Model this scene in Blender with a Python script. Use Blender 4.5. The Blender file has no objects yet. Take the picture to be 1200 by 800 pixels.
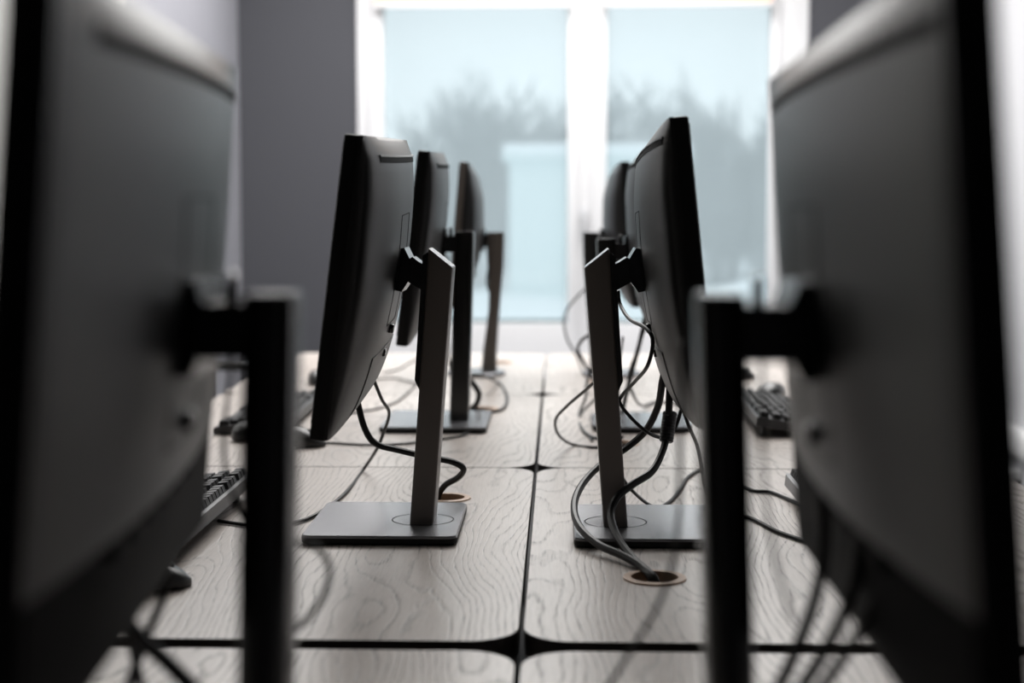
import bpy, bmesh, math, random
from mathutils import Vector, Matrix, Euler
S = bpy.context.scene
COL = S.collection
T = 0.74                                   # height of the desk tops above the floor
EYE = T + 0.416
F = 1755.0                                 # focal length in pixels of a 1200 px wide picture
PITCH = math.atan(148 / F)
YAW = math.atan(55 * math.cos(PITCH) / F)
ROT = Matrix.Rotation(YAW, 3, 'Z') @ Matrix.Rotation(math.pi / 2 - PITCH, 3, 'X')

def ray(px, py):
    return ROT @ Vector(((px - 600) / F, -(py - 400) / F, -1))
def P(px, py, Y):                          # point at distance Y into the room
    r = ray(px, py)
    return Vector((0, 0, EYE)) + r * (Y / r.y)
def G(px, py, h=0.0):                      # point at height h over the desk tops
    r = ray(px, py)
    return Vector((0, 0, EYE)) + r * ((T + h - EYE) / r.z)

# ------------------------------------------------------------------ materials
def mat(name, col, rough=0.5, metal=0.0, spec=0.5, bump=None, coat=0.0):
    m = bpy.data.materials.new(name); m.use_nodes = True
    nt = m.node_tree; b = nt.nodes['Principled BSDF']
    b.inputs['Base Color'].default_value = (*col, 1)
    b.inputs['Roughness'].default_value = rough
    b.inputs['Metallic'].default_value = metal
    b.inputs['Specular IOR Level'].default_value = spec
    b.inputs['Coat Weight'].default_value = coat
    if bump:
        tc = nt.nodes.new('ShaderNodeTexCoord'); n = nt.nodes.new('ShaderNodeTexNoise')
        n.inputs['Scale'].default_value = bump[0]; n.inputs['Detail'].default_value = 4
        bp = nt.nodes.new('ShaderNodeBump'); bp.inputs['Strength'].default_value = bump[1]
        bp.inputs['Distance'].default_value = bump[2]
        nt.links.new(tc.outputs['Object'], n.inputs['Vector'])
        nt.links.new(n.outputs['Fac'], bp.inputs['Height'])
        nt.links.new(bp.outputs['Normal'], b.inputs['Normal'])
    return m

M = {}
M['shell'] = mat('black_textured_plastic', (.008, .008, .0084), .37, 0, .3, (900, .12, .0006))
M['bezel'] = mat('matte_black_plastic', (.0035, .0035, .0038), .55, 0, .18)
M['screen'] = mat('dark_screen', (.004, .004, .005), .18)
M['mount'] = mat('satin_black_mount', (.008, .008, .009), .2, 0, .9)
M['neck'] = mat('dark_bronze_neck', (.16, .142, .13), .36, 0, .5)
M['neckb'] = mat('black_gloss_neck', (.012, .0115, .011), .22, 0, .8)
M['neckc'] = mat('warm_grey_neck', (.07, .06, .053), .38, 0, .5)
M['base'] = mat('satin_grey_base', (.25, .252, .268), .27, .6, .6)
M['baseedge'] = mat('black_base_rubber', (.008, .008, .008), .6, 0, .3)
M['seam'] = mat('panel_seam', (.003, .003, .003), .6, 0, .03)
M['cable'] = mat('black_cable', (.008, .008, .008), .45, 0, .3)
M['key'] = mat('black_keys', (.02, .02, .021), .42)
M['kbody'] = mat('charcoal_keyboard', (.05, .05, .053), .4, .2)
M['silver'] = mat('grey_metal_keyboard', (.3, .3, .31), .38, .5)
M['mouse'] = mat('black_mouse', (.014, .014, .015), .32)
M['grommet'] = mat('light_wood_ring', (.46, .31, .21), .5)
M['leg'] = mat('powder_coated_metal', (.05, .05, .05), .5)
M['white'] = mat('white_window_plastic', (.6, .6, .615), .38)
M['handle'] = mat('grey_handle', (.55, .56, .58), .35, .4)
M['blind'] = mat('peach_blind_fabric', (.68, .46, .33), .8)
M['grey_wall'] = mat('slate_wallpaper', (.06, .061, .07), .8, 0, .3, (240, .25, .001))
M['white_wall'] = mat('white_paint', (.5, .5, .485), .8, 0, .3, (120, .08, .001))
M['right_wall'] = mat('pale_grey_paint', (.5, .5, .52), .8, 0, .3, (120, .08, .001))
M['ceiling'] = mat('white_ceiling', (.75, .74, .72), .9)
M['floor'] = mat('shade_darkened_floor', (.02, .019, .019), .8)  # colour darkened to hold the under-desk shade seen through the desk gaps
M['trunk'] = mat('white_plastic_trunking', (.85, .85, .86), .45)
M['socket'] = mat('dark_socket', (.05, .045, .045), .5)
M['fabric'] = mat('black_chair_fabric', (.016, .016, .017), .9)
M['snow'] = mat('snow', (.86, .9, .93), .9, 0, .2, (3, .4, .1))
M['shed'] = mat('pale_blue_render', (.66, .76, .765), .9)
M['bark'] = mat('frosted_bark', (.11, .11, .11), .9)

def wood():
    m = bpy.data.materials.new('grey_oak'); m.use_nodes = True
    nt = m.node_tree; N = nt.nodes; L = nt.links; b = N['Principled BSDF']
    tc = N.new('ShaderNodeTexCoord'); oi = N.new('ShaderNodeObjectInfo')
    sc = N.new('ShaderNodeVectorMath'); sc.operation = 'SCALE'
    L.new(oi.outputs['Location'], sc.inputs[0]); sc.inputs['Scale'].default_value = 3.7
    ad = N.new('ShaderNodeVectorMath'); ad.operation = 'ADD'
    L.new(tc.outputs['Object'], ad.inputs[0]); L.new(sc.outputs[0], ad.inputs[1])
    def noise(scale, detail, vec, rough=.5):
        mp = N.new('ShaderNodeMapping'); mp.inputs['Scale'].default_value = vec
        L.new(ad.outputs[0], mp.inputs['Vector'])
        n = N.new('ShaderNodeTexNoise'); n.inputs['Scale'].default_value = scale
        n.inputs['Detail'].default_value = detail; n.inputs['Roughness'].default_value = rough
        L.new(mp.outputs[0], n.inputs['Vector']); return n.outputs['Fac']
    def math_(op, a, b_=None):
        n = N.new('ShaderNodeMath'); n.operation = op
        for i, v in enumerate((a, b_)):
            if v is None: continue
            if isinstance(v, (int, float)): n.inputs[i].default_value = v
            else: L.new(v, n.inputs[i])
        return n.outputs[0]
    def ramp(fac, stops):
        r = N.new('ShaderNodeValToRGB'); e = r.color_ramp.elements
        e[0].position, e[0].color = stops[0][0], (*stops[0][1], 1)
        e[1].position, e[1].color = stops[-1][0], (*stops[-1][1], 1)
        for p, c in stops[1:-1]:
            x = e.new(p); x.color = (*c, 1)
        L.new(fac, r.inputs[0]); return r.outputs[0]
    # growth rings: contour lines of a slow field drawn out along the board
    big = noise(1.0, 2.0, (5.0, 1.15, 1), .45)
    jit = noise(1.0, 2.0, (60, 16, 1))
    sx = N.new('ShaderNodeSeparateXYZ'); L.new(ad.outputs[0], sx.inputs[0])
    v = math_('ADD', math_('MULTIPLY', big, 32.0), math_('MULTIPLY', sx.outputs[0], 62.0))
    v = math_('ADD', v, math_('MULTIPLY', jit, .7))
    fr = math_('FRACT', v)
    ring = ramp(fr, [(0, (1,) * 3), (.10, (.75,) * 3), (.22, (.12,) * 3), (.5, (0,) * 3), (.9, (.08,) * 3), (1, (.9,) * 3)])
    pores = ramp(noise(1.0, 3, (420, 22, 1), .6), [(.47, (0,) * 3), (.66, (1,) * 3)])
    blot = noise(1.0, 4, (5, 1.4, 1), .6)
    streak = ramp(noise(1.0, 3, (26, 1.3, 1), .55), [(.6, (0,) * 3), (.76, (1,) * 3)])
    dark = math_('ADD', math_('MULTIPLY', ring, math_('ADD', math_('MULTIPLY', pores, .4), .42)), math_('MULTIPLY', pores, .16))
    dark = math_('ADD', dark, math_('MULTIPLY', streak, .18))
    dark = math_('MINIMUM', dark, 1.0)
    basec = ramp(blot, [(.3, (.44, .39, .357)), (.7, (.58, .525, .487))])
    mx = N.new('ShaderNodeMix'); mx.data_type = 'RGBA'
    L.new(dark, mx.inputs['Factor']); L.new(basec, mx.inputs['A'])
    mx.inputs['B'].default_value = (.088, .07, .06, 1)
    L.new(mx.outputs['Result'], b.inputs['Base Color'])
    rr = math_('ADD', math_('MULTIPLY', dark, .2), .31)
    L.new(rr, b.inputs['Roughness'])
    bp = N.new('ShaderNodeBump'); bp.inputs['Strength'].default_value = .35; bp.inputs['Distance'].default_value = .0008
    bp.invert = True
    L.new(dark, bp.inputs['Height']); L.new(bp.outputs[0], b.inputs['Normal'])
    b.inputs['Specular IOR Level'].default_value = .62
    return m
M['wood'] = wood()

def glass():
    m = bpy.data.materials.new('blue_glass_with_haze_veil'); m.use_nodes = True
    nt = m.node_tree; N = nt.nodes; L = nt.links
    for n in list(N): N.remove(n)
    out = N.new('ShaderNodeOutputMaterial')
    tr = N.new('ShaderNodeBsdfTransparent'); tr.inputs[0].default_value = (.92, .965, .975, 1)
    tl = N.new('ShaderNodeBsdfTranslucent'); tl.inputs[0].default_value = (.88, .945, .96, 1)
    mx = N.new('ShaderNodeMixShader'); mx.inputs[0].default_value = .3  # translucent share puts the outdoor haze into the panes
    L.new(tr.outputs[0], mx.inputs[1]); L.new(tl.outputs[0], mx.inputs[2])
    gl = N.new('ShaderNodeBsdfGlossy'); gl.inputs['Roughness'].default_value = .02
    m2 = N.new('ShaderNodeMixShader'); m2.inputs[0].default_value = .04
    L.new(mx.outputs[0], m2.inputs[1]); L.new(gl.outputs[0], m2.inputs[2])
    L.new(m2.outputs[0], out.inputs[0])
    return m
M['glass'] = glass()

# ------------------------------------------------------------------ helpers
def obj(name, bm, m, parent=None, smooth=True, sharp=35):
    me = bpy.data.meshes.new(name)
    bmesh.ops.recalc_face_normals(bm, faces=bm.faces)
    bm.to_mesh(me); bm.free()
    me.materials.append(m if not isinstance(m, str) else M[m])
    if smooth:
        me.polygons.foreach_set('use_smooth', [True] * len(me.polygons))
        me.set_sharp_from_angle(angle=math.radians(sharp))
    o = bpy.data.objects.new(name, me); COL.objects.link(o)
    if parent: o.parent = parent
    return o
def tag(o, label=None, cat=None, group=None, kind=None):
    if label: o['label'] = label
    if cat: o['category'] = cat
    if group: o['group'] = group
    if kind: o['kind'] = kind
    return o
def thing(name, loc, label, cat, group=None, rz=0.0):
    o = bpy.data.objects.new(name, None); COL.objects.link(o)
    o.empty_display_size = .05
    o.location = loc; o.rotation_euler = (0, 0, rz)
    return tag(o, label, cat, group)
def copy_thing(root, loc, label, rz=0.0, group=None):
    r = root.copy(); COL.objects.link(r); r.location = loc; r.rotation_euler = (0, 0, rz); r['label'] = label
    if group: r['group'] = group
    for ch in list(root.children):
        c = ch.copy(); COL.objects.link(c); c.parent = r
        for g in list(ch.children):
            d = g.copy(); COL.objects.link(d); d.parent = c
    return r
def merge(bm, b2, mtx=None):
    me = bpy.data.meshes.new('tmp'); b2.to_mesh(me); b2.free()
    if mtx is not None: me.transform(mtx)
    bm.from_mesh(me); bpy.data.meshes.remove(me)
def box(lo, hi, bevel=0.0, seg=2, bm=None, mtx=None):
    b = bmesh.new(); bmesh.ops.create_cube(b, size=1)
    for v in b.verts:
        for i in range(3): v.co[i] = lo[i] + (v.co[i] + .5) * (hi[i] - lo[i])
    if bevel:
        bmesh.ops.bevel(b, geom=b.edges[:], offset=bevel, segments=seg, affect='EDGES', profile=.6)
    if bm is None and mtx is None: return b
    if bm is None: bm = bmesh.new()
    merge(bm, b, mtx); return bm
def rrect(hx, hy, r, n=5):
    r = min(r, hx, hy); pts = []
    for cx, cy, a0 in ((hx - r, hy - r, 0), (-hx + r, hy - r, 90), (-hx + r, -hy + r, 180), (hx - r, -hy + r, 270)):
        for k in range(n + 1):
            a = math.radians(a0 + 90 * k / n)
            pts.append((cx + r * math.cos(a), cy + r * math.sin(a)))
    return pts
def loft(rings, cap=True, bm=None):
    bm = bm or bmesh.new(); vr = [[bm.verts.new(p) for p in ring] for ring in rings]
    n = len(vr[0])
    for a, b in zip(vr, vr[1:]):
        for i in range(n):
            bm.faces.new((a[i], a[(i + 1) % n], b[(i + 1) % n], b[i]))
    if cap:
        bm.faces.new(vr[0][::-1]); bm.faces.new(vr[-1])
    return bm
def prism(pts, axis_lo, axis_hi, f):       # outline of 2D points swept between two values through f(a, b, t)
    return loft([[f(a, b, t) for a, b in pts] for t in (axis_lo, axis_hi)])
def smooth_path(pts, n=10):
    pts = [Vector(p) for p in pts]; out = []
    q = [pts[0] * 2 - pts[1]] + pts + [pts[-1] * 2 - pts[-2]]
    for i in range(1, len(q) - 2):
        p0, p1, p2, p3 = q[i - 1], q[i], q[i + 1], q[i + 2]
        for k in range(n):
            t = k / n
            out.append(.5 * ((2 * p1) + (p2 - p0) * t + (2 * p0 - 5 * p1 + 4 * p2 - p3) * t * t + (3 * p1 - p0 - 3 * p2 + p3) * t ** 3))
    out.append(pts[-1]); return out
def tube(pts, r, sides=8, bm=None, n=10, smooth=True):
    path = smooth_path(pts, n) if smooth else [Vector(p) for p in pts]
    rings = []; up = Vector((0.3, 0.2, 1)).normalized()
    for i, p in enumerate(path):
        d = (path[min(i + 1, len(path) - 1)] - path[max(i - 1, 0)]).normalized()
        s = d.cross(up)
        if s.length < 1e-3: s = d.cross(Vector((1, 0, 0)))
        s.normalize(); t = s.cross(d).normalized(); up = t
        rr = r(i / max(1, len(path) - 1)) if callable(r) else r
        rings.append([p + (s * math.cos(2 * math.pi * k / sides) + t * math.sin(2 * math.pi * k / sides)) * rr for k in range(sides)])
    return loft(rings, True, bm)
def lathe(prof, n=32, c=(0, 0, 0), bm=None):
    return loft([[(c[0] + r * math.cos(2 * math.pi * k / n), c[1] + r * math.sin(2 * math.pi * k / n), c[2] + z) for k in range(n)] for r, z in prof], True, bm)
def xf(bm, m):
    bmesh.ops.transform(bm, matrix=m, verts=bm.verts); return bm
def interp(tab, x):
    if x <= tab[0][0]: return tab[0][1]
    for (a, fa), (b, fb) in zip(tab, tab[1:]):
        if x <= b:
            t = (x - a) / (b - a); return fa + (fb - fa) * t
    return tab[-1][1]
def interps(tab, x):                       # smooth version
    h = .0015 if x > .135 else .006
    return sum(interp(tab, x + k * h) for k in (-2, -1, 0, 1, 2)) / 5

# ------------------------------------------------------------------ the room
XL, XR, YB, YF, ZC = -1.49, 1.72, -2.2, 7.0, 2.8
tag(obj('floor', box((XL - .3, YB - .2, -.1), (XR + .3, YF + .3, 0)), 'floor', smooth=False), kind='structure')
tag(obj('ceiling', box((XL - .3, YB - .2, ZC), (XR + .3, YF + .3, ZC + .1)), 'ceiling', smooth=False), kind='structure')
WX0, WX1, WZ0, WZ1 = -.936, 1.141, T - .30, T + 1.52
bm = bmesh.new()
for lo, hi in (((XL - .3, YF, 0), (WX0, YF + .3, ZC)), ((WX1, YF, 0), (XR + .3, YF + .3, ZC)),
               ((WX0, YF, 0), (WX1, YF + .3, WZ0)), ((WX0, YF, WZ1), (WX1, YF + .3, ZC))):
    box(lo, hi, bm=bm)
tag(obj('wall_back', bm, 'grey_wall', smooth=False), kind='structure')
YS = 5.16
M['lit_grey_wall'] = mat('slate_wallpaper_lit', (.23, .23, .255), .8, 0, .3, (240, .25, .001))  # slate wallpaper made lighter, the window's side light put into its colour
tag(obj('wall_left', box((XL - .2, YS, 0), (XL, YF, ZC)), 'lit_grey_wall', smooth=False), kind='structure')
tag(obj('wall_side', box((XL - .2, YB, 0), (XL, YS, ZC)), 'white_wall', smooth=False), kind='structure')
tag(obj('wall_right', box((XR, YB, 0), (XR + .2, YF, ZC)), 'right_wall', smooth=False), kind='structure')
tag(obj('wall_front', box((XL - .2, YB - .2, 0), (XR + .2, YB, ZC)), 'grey_wall', smooth=False), kind='structure')
tag(obj('baseboard_left', box((XL, YB, 0), (XL + .015, YF, .08), .003), 'white'), kind='structure')
tag(obj('baseboard_right', box((XR - .015, YB, 0), (XR, YF, .08), .003), 'white'), kind='structure')

M['pane_shadow'] = mat('dark_teal_shadow', (.08, .12, .13), .5)
# window: outer frame, two sashes, panes, handle
win = bpy.data.objects.new('window_1', None); COL.objects.link(win); win['kind'] = 'structure'
def ring_frame(x0, x1, z0, z1, wl, wr, wb, wt, y0, y1, bev=.006):
    b = bmesh.new()
    box((x0, y0, z0), (x0 + wl, y1, z1), bev, bm=b); box((x1 - wr, y0, z0), (x1, y1, z1), bev, bm=b)
    box((x0 + wl - .004, y0, z0), (x1 - wr + .004, y1, z0 + wb), bev, bm=b)
    box((x0 + wl - .004, y0, z1 - wt), (x1 - wr + .004, y1, z1), bev, bm=b)
    return b
b = ring_frame(WX0, WX1, WZ0, WZ1, .06, .13, .05, .06, 6.985, 7.07)
box((.085, 6.985, WZ0), (.155, 7.07, WZ1), .006, bm=b)
obj('window_frame', b, 'white', win)
GB = T - .085
for x0, x1 in ((WX0 + .055, .09), (.15, WX1 - .125)):
    s = obj('window_sash', ring_frame(x0, x1, WZ0 + .045, WZ1 - .055, .068, .05, GB - WZ0 - .045, .07, 6.968, 7.055, .008), 'white', win)
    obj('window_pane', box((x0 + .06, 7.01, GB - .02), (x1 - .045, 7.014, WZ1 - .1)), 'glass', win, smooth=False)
    obj('window_pane_shadow', box((x0 + .064, 7.0, GB - .003), (x1 - .047, 7.012, GB + .014), .003), M['pane_shadow'], win)  # dark strip paints the shadow along the pane's lower edge
b = box((.1, 6.952, T + .38), (.125, 6.97, T + .45), .004)
box((.104, 6.93, T + .395), (.121, 6.955, T + .41), .003, bm=b)
box((.104, 6.925, T + .30), (.121, 6.938, T + .41), .005, bm=b)
obj('window_handle', b, 'handle', win)
obj('window_sill', box((WX0 - .05, 6.76, WZ0 - .03), (WX1 + .05, 7.0, WZ0), .006), 'white', win)
for x0, x1, lab in ((-.845, .055, 'rolled-up peach roller blind above the wider left window pane'),
                    (.195, .965, 'rolled-up peach roller blind above the narrower right window pane')):
    r = thing('roller_blind', ((x0 + x1) / 2, 6.93, T + 1.408), lab, 'blind', 'roller blinds on the window')
    w = (x1 - x0) / 2
    b = bmesh.new(); bmesh.ops.create_cone(b, cap_ends=True, segments=32, radius1=.034, radius2=.034, depth=2 * w - .02)
    xf(b, Matrix.Translation((0, 0, .062)) @ Matrix.Rotation(math.pi / 2, 4, 'Y'))
    obj('fabric_roll', b, 'blind', r)
    obj('fabric_drop', box((-w + .004, -.0345, -.036), (w - .004, -.0325, .064)), 'blind', r, smooth=False)
    obj('bottom_rail', box((-w, -.042, -.052), (w, -.026, -.033), .004), 'white', r)
    for s_ in (-1, 1):
        obj('end_bracket', box((s_ * w - .006, -.03, .03), (s_ * w + .006, .037, .1), .003), 'white', r)

# right wall: cable trunking and a socket
t = thing('cable_trunking', (XR, 5.0, T - .42), 'white plastic cable trunking running along the pale wall', 'trunking')
obj('channel', box((-.05, -3, -.05), (0, 1.95, .045), .006), 'trunk', t)
obj('lid', box((-.056, -3, -.035), (-.048, 1.95, .03), .003), 'trunk', t)
t = thing('wall_socket', (XR, 5.62, T - .62), 'dark socket with pale top under the trunking on the wall', 'socket')
obj('housing', box((-.045, -.035, -.06), (0, .035, .06), .006), 'socket', t)
obj('cover', box((-.05, -.038, .05), (0, .038, .085), .006), 'trunk', t)

# ------------------------------------------------------------------ desks
SEAM = -.037
DEPTH = .75
def desk_top_bm(L, holes):
    bm = bmesh.new(); th = .025
    edges = []
    outer = [bm.verts.new((x, y, 0)) for x, y in rrect(DEPTH / 2, L / 2, .05, 10)]
    loops = [outer]
    for hx, hy, r in holes:
        loops.append([bm.verts.new((hx + r * math.cos(a * math.pi / 16), hy + r * math.sin(a * math.pi / 16), 0)) for a in range(32)])
    for lp in loops:
        for i in range(len(lp)): edges.append(bm.edges.new((lp[i], lp[(i + 1) % len(lp)])))
    bmesh.ops.triangle_fill(bm, edges=edges, use_beauty=True)
    top = bm.faces[:]
    r = bmesh.ops.extrude_face_region(bm, geom=top)
    for v in [g for g in r['geom'] if isinstance(g, bmesh.types.BMVert)]: v.co.z -= th
    return bm
M['edge'] = mat('dark_edge_banding', (.03, .022, .018), .6)
def make_desk(L, hole):
    root = thing('office_desk', (0, 0, T), '', 'desk', 'desks joined in two facing rows')
    hx, hy = hole
    top = obj('desk_top', desk_top_bm(L, [(hx, hy, .03)]), 'wood', root, smooth=False)
    top.data.materials.append(M['edge'])
    for f in top.data.polygons:
        if f.normal.z < .5: f.material_index = 1
    g = obj('cable_grommet', lathe([(.027, -.02), (.027, .0022), (.03, .003), (.036, .002), (.0365, 0), (.0305, 0), (.0295, -.02), (.027, -.02)], 40, (hx, hy, 0)), 'grommet', root)
    h = -T
    fr = bmesh.new()
    for s in (-1, 1):
        box((s * .3 - .02, -L / 2 + .08, -.065), (s * .3 + .02, L / 2 - .08, -.026), .003, bm=fr)
    box((-.3, -L / 2 + .08, -.065), (.3, -L / 2 + .12, -.027), .003, bm=fr)
    box((-.3, L / 2 - .12, -.065), (.3, L / 2 - .08, -.027), .003, bm=fr)
    obj('under_frame', fr, 'leg', root)
    for sx in (-1, 1):
        for sy in (-1, 1):
            obj('leg', box((sx * .3 - .02, sy * (L / 2 - .1) - .02, h), (sx * .3 + .02, sy * (L / 2 - .1) + .02, -.026), .003), 'leg', root)
    return root
ROWS = [(.43, 1.405), (1.437, 2.447), (2.452, 3.465), (3.469, 4.505)]
dl = []
DN = ['nearest', 'second', 'third', 'farthest']
DL = {(0, 0): 'left nearest grey oak desk, only its far edge showing at the bottom',
      (1, 0): 'left grey oak desk bearing the sharp slant-topped monitor',
      (2, 0): 'left grey oak desk bearing the monitor on a straight black post',
      (3, 0): 'left grey oak desk at the window bearing the round-based monitor',
      (0, 1): 'right nearest grey oak desk, only its far edge showing at the bottom',
      (1, 1): 'right grey oak desk with cables running into its open grommet',
      (2, 1): 'right grey oak desk, second from window, with a rounded monitor base',
      (3, 1): 'right grey oak desk at the window, farthest of its row'}
proto = {}
for i, (y0, y1) in enumerate(ROWS):
    for s in (0, 1):
        L = y1 - y0
        cx = SEAM - .003 - DEPTH / 2 if s == 0 else SEAM + .003 + DEPTH / 2
        d = make_desk(L, (.25, .235) if s == 0 else (-.23, -.245))
        d.location = (cx, (y0 + y1) / 2, T - .0)
        d['label'] = DL[(i, s)]
        if i == 0:
            for c in list(d.children):
                if c.name.startswith('cable_grommet'): bpy.data.objects.remove(c)

# ------------------------------------------------------------------ monitors
PW, PH = .55, .352
RIM = .02
PROF = [(-.176, .004), (-.167, .011), (-.15, .018), (-.12, .026), (-.08, .0335), (-.02, .039), (.04, .040), (.10, .037), (.135, .031), (.153, .0265), (.156, .0245), (.171, .0115), (.176, .0045)]
def thick(u, v, prof=PROF, k=1.0, rim=None):
    s = min(1.0, abs(u) / (PW / 2))
    e = .42 if k > .8 else .12
    fu = e * max(0.0, 1 - s ** 24) ** .5 + (1 - e) * max(0.0, 1 - s ** (2.8 if k > .8 else 1.9))
    mid = interps(prof, v) * fu * k
    return RIM + max(.0015, mid)
def panel_mtx(X, Y, Z, yaw, tilt, roll):
    # local: x = towards the back, y = along the width, z = up; tilt leans the top back
    return Matrix.Translation((X, Y, Z)) @ Matrix.Rotation(math.radians(yaw), 4, 'Z') @ Matrix.Rotation(math.radians(tilt), 4, 'Y') @ Matrix.Rotation(math.radians(roll), 4, 'X')
def surf_patch(u0, u1, v0, v1, off, th, prof, k, nu=16, nv=16):
    bm = bmesh.new()
    def grid(o): return [[bm.verts.new((thick(u0 + (u1 - u0) * i / nu, v0 + (v1 - v0) * j / nv, prof, k) + o, u0 + (u1 - u0) * i / nu, v0 + (v1 - v0) * j / nv)) for j in range(nv + 1)] for i in range(nu + 1)]
    a, b = grid(off), grid(off - th)
    for i in range(nu):
        for j in range(nv):
            bm.faces.new((a[i][j], a[i + 1][j], a[i + 1][j + 1], a[i][j + 1]))
            bm.faces.new((b[i][j], b[i][j + 1], b[i + 1][j + 1], b[i + 1][j]))
    bd = [(i, 0) for i in range(nu)] + [(nu, j) for j in range(nv)] + [(i, nv) for i in range(nu, 0, -1)] + [(0, j) for j in range(nv, 0, -1)]
    for (i, j), (k_, l) in zip(bd, bd[1:] + bd[:1]):
        bm.faces.new((a[i][j], b[i][j], b[k_][l], a[k_][l]))
    return bm
def shell_bm(prof, k, vlo):
    nu, nv = 72, 90
    us = [PW / 2 * math.sin(math.pi / 2 * (2 * i / nu - 1)) for i in range(nu + 1)]
    vs = [vlo + (PH / 2 - vlo) * j / nv for j in range(nv + 1)]
    bm = bmesh.new()
    g = [[bm.verts.new((thick(u, v, prof, k), u, v)) for v in vs] for u in us]
    f = [[bm.verts.new((RIM - .003, u, v)) for v in vs] for u in us]
    for i in range(nu):
        for j in range(nv):
            bm.faces.new((g[i][j], g[i + 1][j], g[i + 1][j + 1], g[i][j + 1]))
    bd = [(i, 0) for i in range(nu)] + [(nu, j) for j in range(nv)] + [(i, nv) for i in range(nu, 0, -1)] + [(0, j) for j in range(nv, 0, -1)]
    for (i, j), (k_, l) in zip(bd, bd[1:] + bd[:1]):
        bm.faces.new((g[i][j], f[i][j], f[k_][l], g[k_][l]))
    return bm

def make_monitor(label, X, Y, side, pan, neck, kind, open_ports, base, k=1.0, group='office monitors on the two desk rows'):
    """X, Y: foot of the neck in the room; side -1 = left row. pan = (dx, dy, z, yaw, tilt, roll) of the panel against the foot, in the left row's frame."""
    root = thing('computer_monitor', (X, Y, T), label, 'monitor', group, 0.0 if side < 0 else math.pi)
    m = panel_mtx(*pan)
    prof = PROF if kind != 'round' else [(-.176, .003), (-.16, .012), (-.12, .03), (-.05, .045), (.03, .048), (.1, .040), (.15, .022), (.176, .002)]
    rim = RIM
    bz = box((0, -PW / 2, -PH / 2), (rim, PW / 2, PH / 2), .0035, 2)
    bz_m = M['neckc'] if kind == 'round' and side < 0 else M['bezel']
    bezel = obj('bezel', xf(bz, m), bz_m, root)
    obj('screen', xf(box((-.0012, -PW / 2 + .008, -PH / 2 + .018), (.002, PW / 2 - .008, PH / 2 - .008), .0005, 1), m), 'screen', root)
    vlo = -.088 if open_ports else -PH / 2 + .002
    cover = obj('back_cover', xf(shell_bm(prof, k, vlo), m), 'shell', root, sharp=50)
    if kind != 'round':
        obj('vent_slot', xf(surf_patch(-.222, .262, .1475, .1545, .0007, .002, prof, k, 40, 3), m), 'seam', cover)
        obj('vent_lip', xf(surf_patch(-.222, .262, .1545, .1565, .0022, .004, prof, k, 40, 2), m), 'shell', cover)
    # raised plate behind the mount with its hairline edges
    if kind != 'round':
        for a in ((-.052, -.0512, -.062, .082), (.0512, .052, -.062, .082), (-.052, .052, .0812, .082), (-.052, .052, -.062, -.0612)):
            obj('plate_seam', xf(surf_patch(*a, .0005, .001, prof, k, 6, 8), m), 'seam', cover)
        kv = -.05 if open_ports else -.07
        kx = thick(0, kv, prof, k)
        kb = box((kx - .004, -.006, kv - .006), (kx + .006, .006, kv + .006), .0015)
        obj('lock_button', xf(kb, m), 'mount', cover)
    if open_ports:
        lw = box((rim - .002, -PW / 2 + .004, -PH / 2 + .002), (rim + .002, PW / 2 - .004, -.08), .0015)
        for q in range(6):
            box((rim, -.13 + q * .045, -.105), (rim + .012, -.13 + q * .045 + .026, -.086), .002, bm=lw)
        obj('port_recess', xf(lw, m), 'seam', root)
    else:
        pc = obj('port_cover', xf(surf_patch(-.13, .13, -.170, -.094, .0012, .003, prof, k, 24, 14), m), 'shell', cover)
        obj('cover_latch', xf(box((thick(0, -.1, prof, k) - .002, -.006, -.108), (thick(0, -.1, prof, k) + .0035, .006, -.098), .001), m), 'mount', pc)
    # stand
    nk = neck                                   # dict: w (lateral), d (along view), lean, top, slant
    w, d, lean, top = nk['w'] / 2, nk['d'] / 2, nk['lean'], nk['top']
    topx = lean
    if kind == 'slant':
        rings = []
        for z in (.006, .19):
            rings.append([(x + lean * z / top, y, z) for x, y in rrect(w, d, .003, 3)])
        rings.append([(x + lean, y, top - (x / w) * nk['slant'] / 2) for x, y in rrect(w, d, .003, 3)])
        obj('stand_neck', loft(rings), 'neck', root, sharp=40)
        # height slide on the monitor side of the neck, its foot chamfered
        s0 = -w
        pr = [(0, .188), (-.0075, .202), (-.0075, top - .008), (0, top - .003)]
        sl = loft([[(s0 + a + .0006 + lean * z / top, y, z + (nk['slant'] / 2 if z > .3 else 0)) for a, z in pr] for y in (-d + .004, d - .004)])
        obj('height_slide', sl, 'neckb', root, smooth=False)
        obj('neck_top_sheen', loft([[(x * .97 + lean, y * .98, top - (x / w) * nk['slant'] / 2 + dz) for x, y in rrect(w, d, .003, 3)] for dz in (-.001, .0012)]), 'base', root)  # lighter plate puts the window's sheen into the neck top's colour
    elif kind == 'post':
        rings = [[(x + lean * z / top, y, z) for x, y in rrect(w, d, nk.get('r', .010), 6)] for z in (.006, top - .003)]
        rings.append([(x * .9 + lean, y * .96, top) for x, y in rrect(w, d, nk.get('r', .010), 6)])
        obj('stand_neck', loft(rings), 'neckb', root)
    else:
        rings = []
        for z, sw, sx in ((.010, 1.0, 0), (.06, .9, .002), (.12, .78, .008), (.17, .72, .013), (.22, .78, .016), (.29, 1.02, .017), (.35, 1.15, .016), (top, 1.15, .016)):
            rings.append([(x * sw + sx * nk['lean'] / .016, y, z) for x, y in rrect(w, d, .008, 5)])
        obj('stand_neck', loft(rings), 'neckc' if side < 0 else 'neckb', root)
        topx = nk['lean']
    # arm and tilting head
    za = nk.get('arm', top - .038)
    pc_ = m @ Vector((thick(0, 0, prof, k), 0, za - pan[2]))
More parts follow.
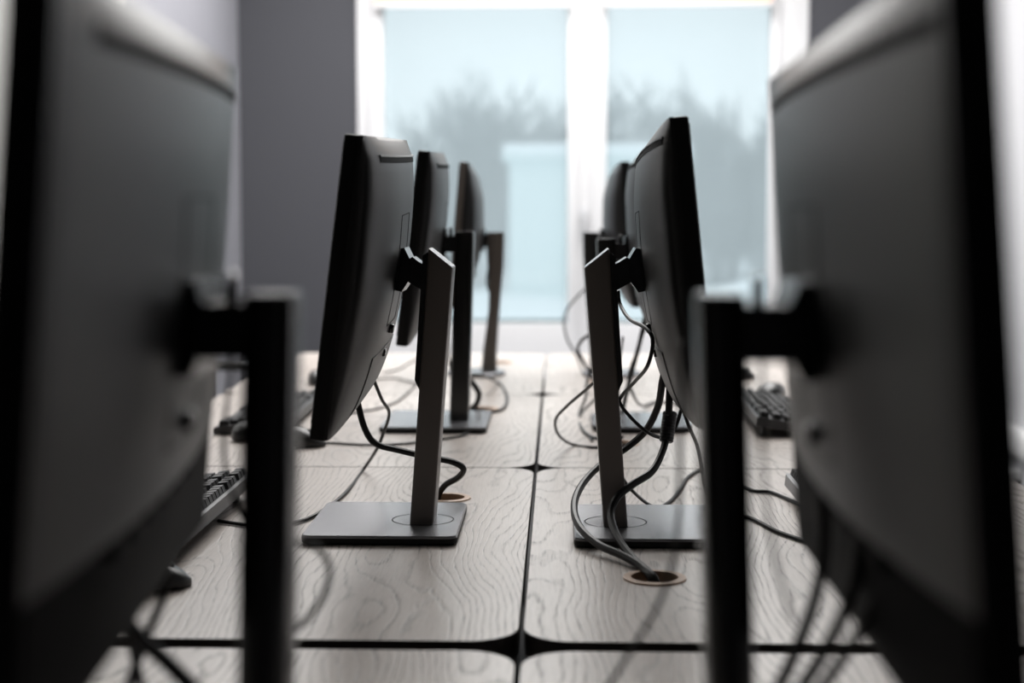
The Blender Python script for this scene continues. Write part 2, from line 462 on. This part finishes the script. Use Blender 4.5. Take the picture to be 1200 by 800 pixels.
    back_x = pc_.x
    nx = topx * .95 - w
    mid = back_x + .45 * (nx - back_x)
    yy = pan[1] * .6
    hw = .024
    h = .016
    if kind == 'slant':
        pr = [(nx + .004, za + .003), (nx - .012, za + .012), (mid + .002, za + .018), (mid - .006, za + .014), (mid - .008, za - .012), (nx - .004, za - .027), (nx + .004, za - .026)]
    else:
        pr = [(nx + .004, za + h), (mid - .005, za + h), (mid - .009, za), (mid - .005, za - h), (nx + .004, za - h)]
    obj('mount_arm', loft([[(x, yy + s * hw, z) for x, z in pr] for s in (-1, 1)]), 'mount', root, smooth=False)
    pr = [(mid - .001, za + .016), (back_x + .010, za + .030), (back_x - .003, za + .028), (back_x - .006, za - .024), (back_x + .006, za - .027), (mid - .002, za - .012)]
    hd = loft([[(x, yy + s * .032, z) for x, z in pr] for s in (-1, 1)])
    obj('mount_head', hd, 'mount', root, smooth=False)
    if kind != 'slant':
        obj('mount_clip', tube([(nx - .008, yy - .012, za + h - .002), (nx - .008, yy - .010, za + h + .012), (nx - .008, yy + .004, za + h + .014), (nx - .008, yy + .008, za + h - .002)], .0025, 6), 'mount', root)
    # foot
    bx, by, hx, hy, rr = base
    if rr == 'disc':
        bb = obj('stand_base', lathe([(hx - .004, 0), (hx, .003), (hx, .007), (hx - .004, .011), (.03, .015), (.001, .016)], 48, (bx, by, 0)), 'base', root)
    else:
        rings = [[(bx + x * q, by + y * q2, z) for x, y in rrect(hx, hy, rr, 8)] for z, q, q2 in ((.001, .975, .975), (.006, 1, 1), (.0105, 1, 1), (.0125, .99, .99))]
        bb = obj('stand_base', loft(rings), 'base', root, sharp=25)
        obj('base_underside', loft([[(bx + x * q, by + y * q, z) for x, y in rrect(hx, hy, rr, 8)] for z, q in ((.0, .97), (.003, 1.0), (.009, 1.003))]), 'baseedge', bb)
        ring = bmesh.new()
        n = 40
        rr_ = [[(a * .032 * math.cos(2 * math.pi * i / n) * 1.25, a * .032 * math.sin(2 * math.pi * i / n) * 1.2, .0128) for i in range(n)] for a in (1.0, 1.035)]
        va, vb = [[ring.verts.new(p) for p in r_] for r_ in rr_]
        for i in range(n): ring.faces.new((va[i], va[(i + 1) % n], vb[(i + 1) % n], vb[i]))
        obj('swivel_seam', ring, 'seam', bb, smooth=False)
    return root

SL = dict(w=.031, d=.064, lean=.027, top=.36, slant=.024, arm=.344)
# left row, front to back.  Panel X is its front face at mid height relative to the foot.
make_monitor('big blurred nearest monitor on the left, its ports open', -.1775, .87, -1,
             (-.081, 0.0, .349, 5.0, 5.2, 1.0), dict(w=.030, d=.05, lean=.0105, top=.371, arm=.350, r=.012), 'post', True, (-.03, 0, .10, .115, .02), .6)
make_monitor('sharp monitor on the left with a slant-topped stand', -.180, 1.962, -1,
             (-.0865, 0.0, .344, 1.0, 7.5, 2.3), SL, 'slant', False, (-.047, .008, .099, .113, .012), .96)
make_monitor('monitor on a straight black post and angular flat base, left row', -.197, 2.955, -1,
             (-.083, -.01, .366, 2.0, 7.0, 2.0), dict(w=.038, d=.05, lean=.012, top=.384, arm=.36, r=.006), 'post', False, (-.044, 0, .103, .125, .012), .82)
make_monitor('monitor with waisted warm grey stand and round base, left row', -.181, 3.89, -1,
             (-.082, -.01, .369, 2.0, 5.0, 0.0), dict(w=.040, d=.05, lean=.016, top=.372, arm=.35), 'round', False, (-.035, .0, .078, .078, 'disc'))
# right row
make_monitor('big blurred nearest monitor on the right, its ports open', .1065, .87, 1,
             (-.0815, 0.0, .343, -1.0, 4.6, 0.0), dict(w=.028, d=.05, lean=.0135, top=.371, arm=.349, r=.012), 'post', True, (-.03, 0, .10, .115, .02), .6)
make_monitor('sharp monitor on the right with a slant-topped stand', .076, 1.955, 1,
             (-.0875, .0, .344, -.2, 5.9, 1.6), SL, 'slant', False, (-.045, -.008, .101, .113, .012), .9)
make_monitor('monitor on a straight black post and rounded flat base, right row', .103, 2.955, 1,
             (-.093, .0, .36, -1.5, 5.0, 0.0), dict(w=.038, d=.05, lean=.010, top=.37, arm=.345, r=.008), 'post', False, (-.06, 0, .098, .11, .05))
make_monitor('farthest monitor in the right row, mostly hidden by the others', .098, 3.89, 1,
             (-.086, .0, .37, 0.0, 5.0, 0.0), dict(w=.034, d=.05, lean=.016, top=.372, arm=.35), 'round', False, (-.04, .0, .078, .078, 'disc'))

# ------------------------------------------------------------------ keyboards and mice
def make_keyboard(loc, rz, label, body='kbody', tilt=5.0, L=.44):
    root = thing('keyboard', loc, label, 'keyboard', 'keyboards on the desks', rz)
    # local: y = length, x = from user (0) to the back edge (.14)
    W = .14; t = math.radians(tilt)
    R_ = Matrix.Translation((0, 0, .002)) @ Matrix.Rotation(-t, 4, 'Y')
    b = loft([[(x, s * L / 2, z) for x, z in ((0, 0), (W, 0), (W, .016), (W - .003, .0185), (.004, .013), (0, .010))] for s in (-1, 1)])
    obj('keyboard_body', xf(b, R_), body, root, smooth=False)
    kb = bmesh.new(); rnd = random.Random(3)
    rows = 6
    for r in range(rows):
        x0 = .010 + r * .0208 + (.004 if r == 5 else 0)
        y = -L / 2 + .008
        cols = 21
        pitch = (L - .016) / 22.6
        for c in range(cols):
            gap = .8 * pitch if c in (15, 18) else 0
            y += gap * .98
            wd = pitch
            if r == 0 and 4 <= c <= 9:
                if c > 4: y += wd; continue
                box((x0, y + .0008, .010), (x0 + .0178, y + 6 * wd - .0008, .0195), .0025, 1, bm=kb); y += wd; continue
            h = .0185 + r * .0011
            q = bmesh.new()
            ring0 = [(x0 + a * .0182, y + .0007 + b_ * (wd - .0014), .011 + .0006 * r) for a, b_ in ((0, 0), (1, 0), (1, 1), (0, 1))]
            ring1 = [(x0 + .0022 + a * .0132, y + .0028 + b_ * (wd - .0056), h + .004) for a, b_ in ((0, 0), (1, 0), (1, 1), (0, 1))]
            loft([ring0, ring1], True, kb); q.free()
            y += wd
    obj('keycaps', xf(kb, R_), 'key', root, smooth=False)
    for s in (-1, 1):
        hz = .002 + math.sin(t) * .122
        obj('flip_foot', box((.118, s * (L / 2 - .04) - .01, 0), (.125, s * (L / 2 - .04) + .01, hz + .001), .001), 'key', root)
    return root
make_keyboard((-.59, 1.96, T), 0, 'charcoal keyboard raised on feet behind the sharp left monitor, seen beside the nearest monitor', 'kbody', 7)
make_keyboard((-.655, 3.02, T), 0, 'charcoal keyboard under the left monitor, beside two black mice', 'kbody', 4)
make_keyboard((.51, 3.02, T), math.pi, 'charcoal keyboard end-on between right post and nearest right monitor', 'kbody', 8)
make_keyboard((.475, 1.99, T), math.pi, 'silver edged keyboard, its corner showing beside the nearest right monitor', 'silver', 6)

def make_mouse(loc, rz, label):
    root = thing('computer_mouse', loc, label, 'mouse', 'computer mice on the desks', rz)
    rings = []
    for i in range(13):
        t = i / 12; x = -.055 + .11 * t
        w = .032 * (max(0.02, 1 - abs(2 * t - 1) ** 3.2)) ** .5 * (1 - .12 * math.sin(math.pi * t))
        h = .036 * max(.12, math.sin(math.pi * min(1, .16 + .8 * t)) ** .8)
        sec = []
        for k in range(16):
            a = 2 * math.pi * k / 16
            zz = math.sin(a); yy = math.cos(a)
            sec.append((x, w * (abs(yy) ** .7) * (1 if yy > 0 else -1), .001 + (h * .22 + h * .78 * (abs(zz) ** .7) if zz > 0 else h * .22 * (1 - abs(zz) ** .6))))
        rings.append(sec)
    obj('mouse_body', loft(rings), 'mouse', root)
    w = bmesh.new(); bmesh.ops.create_cone(w, cap_ends=True, segments=20, radius1=.011, radius2=.011, depth=.007)
    obj('scroll_wheel', xf(w, Matrix.Translation((.026, 0, .0205)) @ Matrix.Rotation(math.pi / 2, 4, 'X')), 'key', root)
    return root
make_mouse(G(166, 688), math.radians(12), 'black mouse beside the nearest left monitor')
make_mouse(G(346, 523) , math.radians(5), 'black mouse with cable, at the foot of the sharp left monitor')
make_mouse(G(300, 514) + Vector((-.0, 0, 0)), math.radians(60), 'black mouse left of the nearest left stand, its nose showing')
make_mouse(G(374, 450), math.radians(100), 'black mouse on the far left desk near the window')
make_mouse(G(860, 444), math.radians(5), 'black mouse on the far right desk near the window')
make_mouse(G(905, 466), math.radians(70), 'black mouse beyond the end-on charcoal keyboard')

# ------------------------------------------------------------------ cables
def cable(pts, r, label, name='cable', plugs=(), ferrite=None, group='computer cables'):
    path = [Vector(p) for p in pts]
    o = obj(name, tube(path, r, 8), 'cable'); tag(o, label, 'cable', group)
    sp = smooth_path(path, 10)
    if ferrite:
        a, l, rad = ferrite
        i = int(a * (len(sp) - 1)); c = sp[i]; d = (sp[i + 1] - sp[i - 1]).normalized()
        b = bmesh.new()
        prof = [(.004, -l / 2), (rad * .8, -l / 2), (rad, -l / 2 + .002)]
        nrib = 9
        for q in range(nrib):
            z = -l / 2 + .003 + (l - .006) * q / nrib
            prof += [(rad, z), (rad, z + .0016), (rad * .95, z + .002), (rad * .95, z + .0026)]
        prof += [(rad, l / 2 - .002), (rad * .8, l / 2), (.004, l / 2)]
        lathe(prof, 20, bm=b)
        xf(b, Matrix.Translation(c) @ d.to_track_quat('Z', 'Y').to_matrix().to_4x4())
        obj('ferrite_bead', b, 'key', o)
    for end in plugs:
        c = sp[end]; d = (sp[1] - sp[0]) if end == 0 else (sp[-1] - sp[-2])
        d.normalize()
        b = box((-.008, -.004, -.016), (.008, .004, .016), .0015)
        xf(b, Matrix.Translation(c) @ d.to_track_quat('Z', 'Y').to_matrix().to_4x4())
        obj('plug', b, 'key', o)
    return o
def PP(*l): return [P(*p) for p in l]
def GG(r, *l): return [G(px, py, r) for px, py in l]
# sharp left monitor
cable(PP((414, 445, 2.06), (420, 475, 2.06), (428, 503, 2.06), (441, 520, 2.07), (470, 528, 2.09), (505, 536, 2.10), (530, 541, 2.11), (543, 549, 2.12), (537, 559, 2.14), (522, 568, 2.16), (514, 580, 2.168), (513, 592, 2.169)), .0046,
      'thick black cable from the sharp left monitor looping into its desk grommet', 'power_cable')
cable(PP((436, 440, 2.16), (447, 467, 2.2), (456, 484, 2.25), (449, 508, 2.3), (441, 527, 2.33)) + GG(.003, (425, 551), (405, 577), (375, 600), (345, 612), (305, 616), (268, 612), (256, 610)), .0026,
      'thin black keyboard cable dropping from the sharp left monitor to the desk', 'keyboard_cable')
cable(GG(.0026, (372, 518), (392, 519), (430, 521), (470, 520), (520, 514), (545, 509), (558, 500), (559, 490), (549, 478)), .0022,
      'thin grey black mouse cable lying across the left desk', 'mouse_cable')
cable(GG(.0024, (378, 492), (405, 485), (440, 479), (462, 472), (476, 462), (490, 448)), .0022, 'thin cable curving over the desk behind the sharp left monitor')
cable(GG(.0024, (440, 444), (462, 443), (480, 447), (500, 450), (520, 446)), .002, 'faint thin cable on the far left desk')
cable(GG(.0024, (450, 437), (468, 432), (482, 424), (500, 415)), .002, 'faint thin cable reaching the window end of the far left desk')
# straight-post left monitor
cable(PP((542, 380, 3.02), (536, 412, 3.07), (540, 436, 3.12), (552, 447, 3.13), (561, 460, 3.14), (559, 472, 3.15)) + GG(.004, (553, 479)), .0062, 'thick black cable behind the straight black post', 'power_cable')
cable(PP((545, 400, 3.05), (540, 425, 3.15), (545, 438, 3.22), (566, 440, 3.3)) + GG(.0036, (585, 449), (594, 464), (591, 477), (578, 482), (560, 481), (552, 477)), .0036, 'black cable looping to one side of the straight black post')
cable(PP((524, 300, 3.1), (524, 380, 3.1), (527, 425, 3.15), (536, 462, 3.17)) + GG(.003, (548, 477)), .0028, 'thin cable hanging behind the straight black post')
cable(PP((576, 302, 4.02), (572, 318, 4.03), (571, 333, 4.03), (577, 352, 4.03), (580, 375, 4.03), (574, 405, 4.03), (566, 428, 4.02)), .003, 'thin cable hanging along the waisted grey stand')
# sharp right monitor
cable(PP((781, 425, 2.0), (776, 448, 2.02), (771, 476, 2.05), (757, 504, 2.08), (735, 524, 2.09), (706, 543, 2.07), (684, 565, 2.02), (673, 590, 1.95), (678, 615, 1.88), (700, 637, 1.82), (730, 651, 1.77), (752, 664, 1.73), (763, 677, 1.70), (765, 690, 1.695)), .0050,
      'thick black cable looping in front of the sharp right stand base into the open grommet', 'power_cable')
cable(PP((787, 430, 1.98), (785, 452, 2.0), (784, 478, 2.0), (783, 500, 2.0), (777, 527, 1.98), (764, 552, 1.95), (742, 567, 1.92), (723, 583, 1.9), (716, 604, 1.88), (724, 630, 1.83), (743, 655, 1.77), (764, 674, 1.70), (772, 690, 1.693)), .0050,
      'black video cable with ribbed ferrite bead beside the sharp right stand', 'video_cable', ferrite=(.255, .042, .0098))
cable(PP((724, 340, 2.09), (727, 357, 2.09), (738, 374, 2.02), (756, 384, 1.93), (765, 399, 1.90), (759, 428, 1.93), (744, 447, 2.02), (729, 463, 2.07), (727, 473, 2.07), (742, 492, 2.06), (760, 507, 2.05), (776, 512, 2.03), (790, 503, 2.03), (799, 478, 2.04)), .0026,
      'thin black cable winding down beside the sharp right stand')
cable(PP((722, 425, 2.12), (705, 440, 2.2), (686, 457, 2.3), (664, 476, 2.4), (651, 492, 2.5), (655, 510, 2.6)) + GG(.003, (672, 521), (700, 524), (725, 522), (740, 519)), .0026,
      'thin black cable looping beside the seam past the sharp right stand')
cable(PP((798, 470, 2.04), (806, 496, 2.05), (817, 522, 2.08), (823, 550, 2.1), (827, 572, 2.12)) + GG(.003, (838, 592), (856, 603), (880, 607), (910, 622), (938, 632), (960, 640)), .0027, 'thin black cable from the sharp right monitor running beneath the keyboard', 'mouse_cable')
cable(PP((728, 558, 2.12), (740, 574, 2.14)) + GG(.003, (766, 594), (784, 588), (797, 573), (806, 559), (826, 550), (850, 560), (880, 574), (905, 577), (940, 592)), .0027, 'thin black keyboard cable with a small kink on the right desk', 'keyboard_cable', )
# farther right monitors
cable(PP((690, 335, 3.95), (678, 346, 3.95), (665, 362, 3.96), (661, 378, 3.96), (665, 398, 3.97), (676, 417, 3.98), (684, 440, 3.9)) + GG(.002, (688, 462)), .003, 'thin cable bowing out before the white window mullion')
cable(PP((718, 378, 3.15), (700, 390, 3.3), (686, 395, 3.32), (677, 408, 3.35), (684, 424, 3.35), (694, 442, 3.35)) + GG(.004, (703, 462)), .0036, 'short black cable loop low behind the sharp right stand')
cable(PP((756, 372, 3.05), (750, 400, 3.06), (742, 430, 3.06), (733, 465, 3.06)) + GG(.004, (728, 490)), .0048, 'straight thick cable falling to the rounded right base', 'power_cable')
cable(PP((757, 380, 2.97), (748, 408, 3.0), (737, 440, 3.05), (742, 462, 3.06)) + GG(.013, (752, 475)) + GG(.003, (770, 471), (800, 474)), .003, 'thin cable fanning out over the rounded right base')
cable(PP((722, 395, 3.1), (704, 420, 3.18), (690, 440, 3.2), (686, 466, 3.15), (678, 488, 3.1)) + GG(.003, (684, 505), (700, 513), (730, 512)), .003, 'thin cable curling onto the desk by the rounded right base')
cable(PP((730, 395, 3.0), (725, 425, 3.08), (714, 452, 3.12), (695, 470, 3.1), (681, 485, 3.08), (680, 500, 3.0)) + GG(.003, (694, 516)), .0026, 'second thin cable curling by the rounded right base')
# nearest monitors
cable(PP((112, 600, .88), (113, 650, .88), (126, 695, .89), (158, 740, .9), (200, 780, .92), (250, 830, .93)), .0052, 'thick blurred black cable under the nearest left monitor', 'power_cable')
cable(PP((150, 590, .93), (152, 660, .94), (148, 720, .95), (160, 780, .95), (175, 840, .95)), .0032, 'blurred cable dropping straight beneath the nearest left monitor')
cable(PP((196, 560, 1.0), (198, 640, 1.0), (190, 700, 1.0), (170, 750, .99), (148, 810, .98)), .0034, 'blurred thin cable curving below the nearest left monitor', 'mouse_cable')
cable(PP((305, 400, .93), (302, 520, .95), (312, 600, .98), (340, 632, 1.0), (370, 640, 1.0), (386, 664, 1.0), (380, 696, 1.0), (360, 725, 1.0), (335, 748, 1.0), (300, 790, 1.0), (282, 900, 1.0)), .0023, 'blurred grey cable arching out past the nearest left stand')
cable(PP((268, 396, 1.0), (270, 440, 1.03), (264, 490, 1.05), (263, 540, 1.06), (276, 590, 1.06), (300, 630, 1.05)), .0018, 'blurred cable hanging from the nearest left mount arm')
cable(PP((962, 570, .90), (966, 630, .90), (958, 690, .9), (938, 750, .9), (908, 815, .9)), .0040, 'first blurred black cable under the nearest right monitor, closest to its post', 'power_cable')
cable(PP((1004, 590, .86), (1007, 650, .86), (994, 705, .86), (968, 760, .87), (930, 820, .88)), .0040, 'middle blurred black cable under the nearest right monitor', 'video_cable')
cable(PP((1036, 610, .83), (1034, 670, .83), (1016, 725, .84), (985, 775, .85), (950, 825, .86)), .0036, 'third blurred cable under the nearest right monitor, farthest from its post')
cable(PP((800, 400, .98), (797, 500, .98), (796, 590, .98), (788, 660, .98), (768, 715, .97), (738, 765, .97), (705, 815, .97)), .0018, 'very blurred cable hanging beside the nearest right post')
cable(PP((893, 400, .88), (893, 500, .88), (898, 590, .88), (910, 660, .88), (930, 730, .88)), .0014, 'very blurred cable between the nearest right post and its monitor')

# ------------------------------------------------------------------ office chair beyond the left desks
ch = thing('office_chair', (-1.15, 4.45, 0), 'black office chair behind the far left desk, its armrest showing', 'chair', None, math.radians(-8))
obj('seat', box((-.24, -.24, .45), (.24, .24, .52), .03, 3), 'fabric', ch)
b = bmesh.new(); box((-.03, -.22, -.25), (.03, .22, .25), .03, 3, bm=b)
obj('backrest', xf(b, Matrix.Translation((-.24, 0, .84)) @ Matrix.Rotation(math.radians(-8), 4, 'Y')), 'fabric', ch)
obj('back_bracket', tube([(-.1, 0, .45), (-.26, 0, .46), (-.29, 0, .6), (-.27, 0, .8)], .018), 'mount', ch)
for s in (-1, 1):
    obj('armrest', box((-.12, s * .27 - .035, .665), (.14, s * .27 + .035, .70), .014, 3), 'mount', ch)
    obj('armrest_post', tube([(0, s * .2, .46), (0, s * .27, .47), (0, s * .27, .67)], .014), 'mount', ch)
obj('gas_stem', lathe([(.035, .1), (.035, .25), (.022, .26), (.022, .46)], 20), 'mount', ch)
star = bmesh.new()
for k in range(5):
    a = 2 * math.pi * k / 5
    tube([(0, 0, .11), (.15 * math.cos(a), .15 * math.sin(a), .1), (.28 * math.cos(a), .28 * math.sin(a), .075)], .018, bm=star)
obj('star_base', star, 'mount', ch)
for k in range(5):
    a = 2 * math.pi * k / 5
    w = bmesh.new(); bmesh.ops.create_cone(w, cap_ends=True, segments=20, radius1=.03, radius2=.03, depth=.04)
    obj('caster', xf(w, Matrix.Translation((.28 * math.cos(a), .28 * math.sin(a), .03)) @ Matrix.Rotation(a, 4, 'Z') @ Matrix.Rotation(math.pi / 2, 4, 'X')), 'mount', ch)

# ------------------------------------------------------------------ outside
GZ = EYE - 1.75
gb = bmesh.new(); n = 60
rnd = random.Random(5)
gv = [[None] * (n + 1) for _ in range(n + 1)]
for i in range(n + 1):
    for j in range(n + 1):
        x = -45 + 90 * i / n; y = 8.5 + 110 * (j / n) ** 1.6
        z = GZ + .12 * math.sin(x * .7 + y * .3) * math.sin(y * .41) * min(1, (y - 8.5) / 10)
        if y > 60: z += (y - 60) * .02
        gv[i][j] = gb.verts.new((x, y, z))
for i in range(n):
    for j in range(n):
        gb.faces.new((gv[i][j], gv[i + 1][j], gv[i + 1][j + 1], gv[i][j + 1]))
tag(obj('ground_outside', gb, 'snow'), kind='structure')

hs = thing('outbuilding', (0.85, 33.0, GZ), 'low pale blue outbuilding with a snowy roof outside the window', 'building')
obj('wall', box((-1.95, 0, -.2), (1.9, 2.2, 2.95), .02), 'shed', hs, smooth=False)
rf = obj('roof', box((-2.1, -.25, 2.95), (2.05, 2.45, 3.08), .02), 'shed', hs)
obj('roof_snow', box((-2.08, -.22, 3.07), (2.03, 2.43, 3.3), .08, 3), 'snow', hs)

mb = bmesh.new()
bank = [[None] * 15 for _ in range(25)]
for i in range(25):
    for j in range(15):
        u, v = i / 24, j / 14
        h = 1.15 * math.sin(math.pi * u) ** .8 * math.sin(math.pi * v) ** .8 + .12 * math.sin(9 * u + 4 * v) * math.sin(math.pi * u) * math.sin(math.pi * v)
        bank[i][j] = mb.verts.new((-3.2 + 6.4 * u, -1.6 + 3.2 * v, h - .12))
for i in range(24):
    for j in range(14): mb.faces.new((bank[i][j], bank[i + 1][j], bank[i + 1][j + 1], bank[i][j + 1]))
sb = obj('snow_bank', mb, 'snow'); sb.location = (5.0, 26, GZ); tag(sb, 'heap of white snow outside the right pane, below the trees', 'snow')

def tree_meshes(seed, H, levels=4, stems=1):
    rnd = random.Random(seed); V, Fc = [], []; TV, TF = [], []
    def seg(a, b, r0, r1, sink):
        vs, fs = sink; d = (b - a).normalized(); s = d.orthogonal().normalized(); t = d.cross(s); base = len(vs); k = 5 if r0 > .03 else 3
        for p, r in ((a, r0), (b, r1)):
            for q in range(k):
                an = 2 * math.pi * q / k; vs.append(p + (s * math.cos(an) + t * math.sin(an)) * r)
        for q in range(k): fs.append((base + q, base + (q + 1) % k, base + k + (q + 1) % k, base + k + q))
    def grow(p, d, L, r, lev):
        sink = (TV, TF) if lev == 0 else (V, Fc)
        n = 3; q = p
        for i in range(n):
            d2 = (d + Vector((rnd.uniform(-1, 1), rnd.uniform(-1, 1), rnd.uniform(-.2, .8))) * .2).normalized()
            e = q + d2 * L / n
            seg(q, e, max(.007, r * (1 - .16 * i)), max(.006, r * (1 - .16 * (i + 1))), sink)
            q, d = e, d2
            if lev < levels and (i > 0 or lev > 0):
                for _ in range(2):
                    ax = Vector((rnd.uniform(-1, 1), rnd.uniform(-1, 1), rnd.uniform(-.2, .8))).normalized()
                    grow(q, (d * .7 + ax * .75).normalized(), L * rnd.uniform(.45, .8), r * .52, lev + 1)
        if lev < levels: grow(q, d, L * .75, r * .6, lev + 1)
    if stems == 1: grow(Vector((0, 0, -.1)), Vector((0, 0, 1)), H * .34, H * .028, 0)
    else:
        for k in range(stems):
            a = 2 * math.pi * k / stems + rnd.uniform(-.4, .4)
            grow(Vector((.15 * math.cos(a), .15 * math.sin(a), -.1)), Vector((.5 * math.cos(a), .5 * math.sin(a), 1)).normalized(), H * .42, H * .016, 0)
    out = []
    for nm, (vs, fs) in (('trunk' if stems == 1 else 'stems', (TV, TF)), ('crown' if stems == 1 else 'twigs', (V, Fc))):
        me = bpy.data.meshes.new(nm); me.from_pydata([tuple(v) for v in vs], [], fs); me.materials.append(M['bark']); out.append(me)
    return out
def plant(name, meshes, x, y, sc, rz, label, cat, group):
    r = thing(name, (x, y, GZ), label, cat, group, rz)
    for me in meshes:
        o = bpy.data.objects.new(me.name, me); COL.objects.link(o); o.parent = r
    r.scale = (sc, sc, sc)
protos = [tree_meshes(s_, 5.4) for s_ in (11, 23, 37)]
shrubs = [tree_meshes(s_, 2.6, 3, 7) for s_ in (5, 8)]
spots = [(-5.0, 41, .72), (-3.9, 44, .95), (-2.9, 38.4, 1.06), (-1.7, 46, 1.12), (-3.4, 49, 1.15), (-.7, 54, 1.2), (.6, 56, 1.25), (1.5, 52, 1.15), (2.2, 46, 1.2), (3.0, 42, 1.12), (4.0, 45, 1.02), (4.6, 40, .92), (5.8, 43, .95), (5.0, 50, 1.1)]
rnd = random.Random(2)
for i, (x, y, s_) in enumerate(spots):
    plant('bare_tree', protos[i % 3], x, y, s_, rnd.uniform(0, 6.28), 'bare winter tree in the hazy thicket outside the window', 'tree', 'bare trees outside the window')
for i, (x, y, s_) in enumerate([(-4.4, 37, .9), (-3.1, 35.5, .8), (-1.9, 36.5, 1.0), (2.3, 38.5, 1.1), (3.9, 36.9, .9), (4.2, 35.6, 1.0), (5.2, 36.6, 1.05), (2.9, 40, 1.2), (4.0, 39, 1.2), (5.5, 39, 1.2), (-1.5, 40, 1.2)]):
    plant('bare_shrub', shrubs[i % 2], x, y, s_, rnd.uniform(0, 6.28), 'bare many-stemmed shrub at the foot of the hazy trees outside', 'shrub', 'bare shrubs outside the window')

# ------------------------------------------------------------------ light
w = bpy.data.worlds.new('overcast_sky'); S.world = w; w.use_nodes = True
bg = w.node_tree.nodes['Background']
bg.inputs[0].default_value = (.935, .972, 1.0, 1); bg.inputs[1].default_value = 1.25
def area(name, loc, size, power, col=(1, .985, .965), rot=(0, 0, 0), spread=180):
    l = bpy.data.lights.new(name, 'AREA'); l.shape = 'RECTANGLE'; l.size, l.size_y = size; l.energy = power; l.color = col
    l.spread = math.radians(spread)
    o = bpy.data.objects.new(name, l); COL.objects.link(o); o.location = loc; o.rotation_euler = rot
    return o
area('overhead_fill', (-.1, 5.3, 2.72), (2.5, 2.4), 158)  # added unseen panel, made wide for sheen on the monitor backs
area('overhead_fill', (-.1, 3.4, 2.72), (1.8, .6), 26)  # second added lamp, brightens the desks from out of view
p = area('window_portal', (.1, 7.12, T + .65), (2.0, 1.6), 1, rot=(math.radians(-90), 0, 0)); p.data.cycles.is_portal = True

# ------------------------------------------------------------------ camera
cam = bpy.data.cameras.new('camera'); co = bpy.data.objects.new('camera', cam); COL.objects.link(co)
co.matrix_world = Matrix.Translation((0, 0, EYE)) @ ROT.to_4x4()
cam.sensor_width = 36; cam.lens = F / 1200 * 36; cam.clip_start = .05; cam.clip_end = 300
cam.dof.use_dof = True; cam.dof.focus_distance = 2.0; cam.dof.aperture_fstop = 2.9; cam.dof.aperture_blades = 9
S.camera = co
S.cycles.use_denoising = True
S.cycles.max_bounces = 8; S.cycles.transparent_max_bounces = 12
S.view_settings.view_transform = 'Standard'; S.view_settings.look = 'None'
S.view_settings.exposure = 0; S.view_settings.gamma = 1; S.view_settings.use_curve_mapping = False
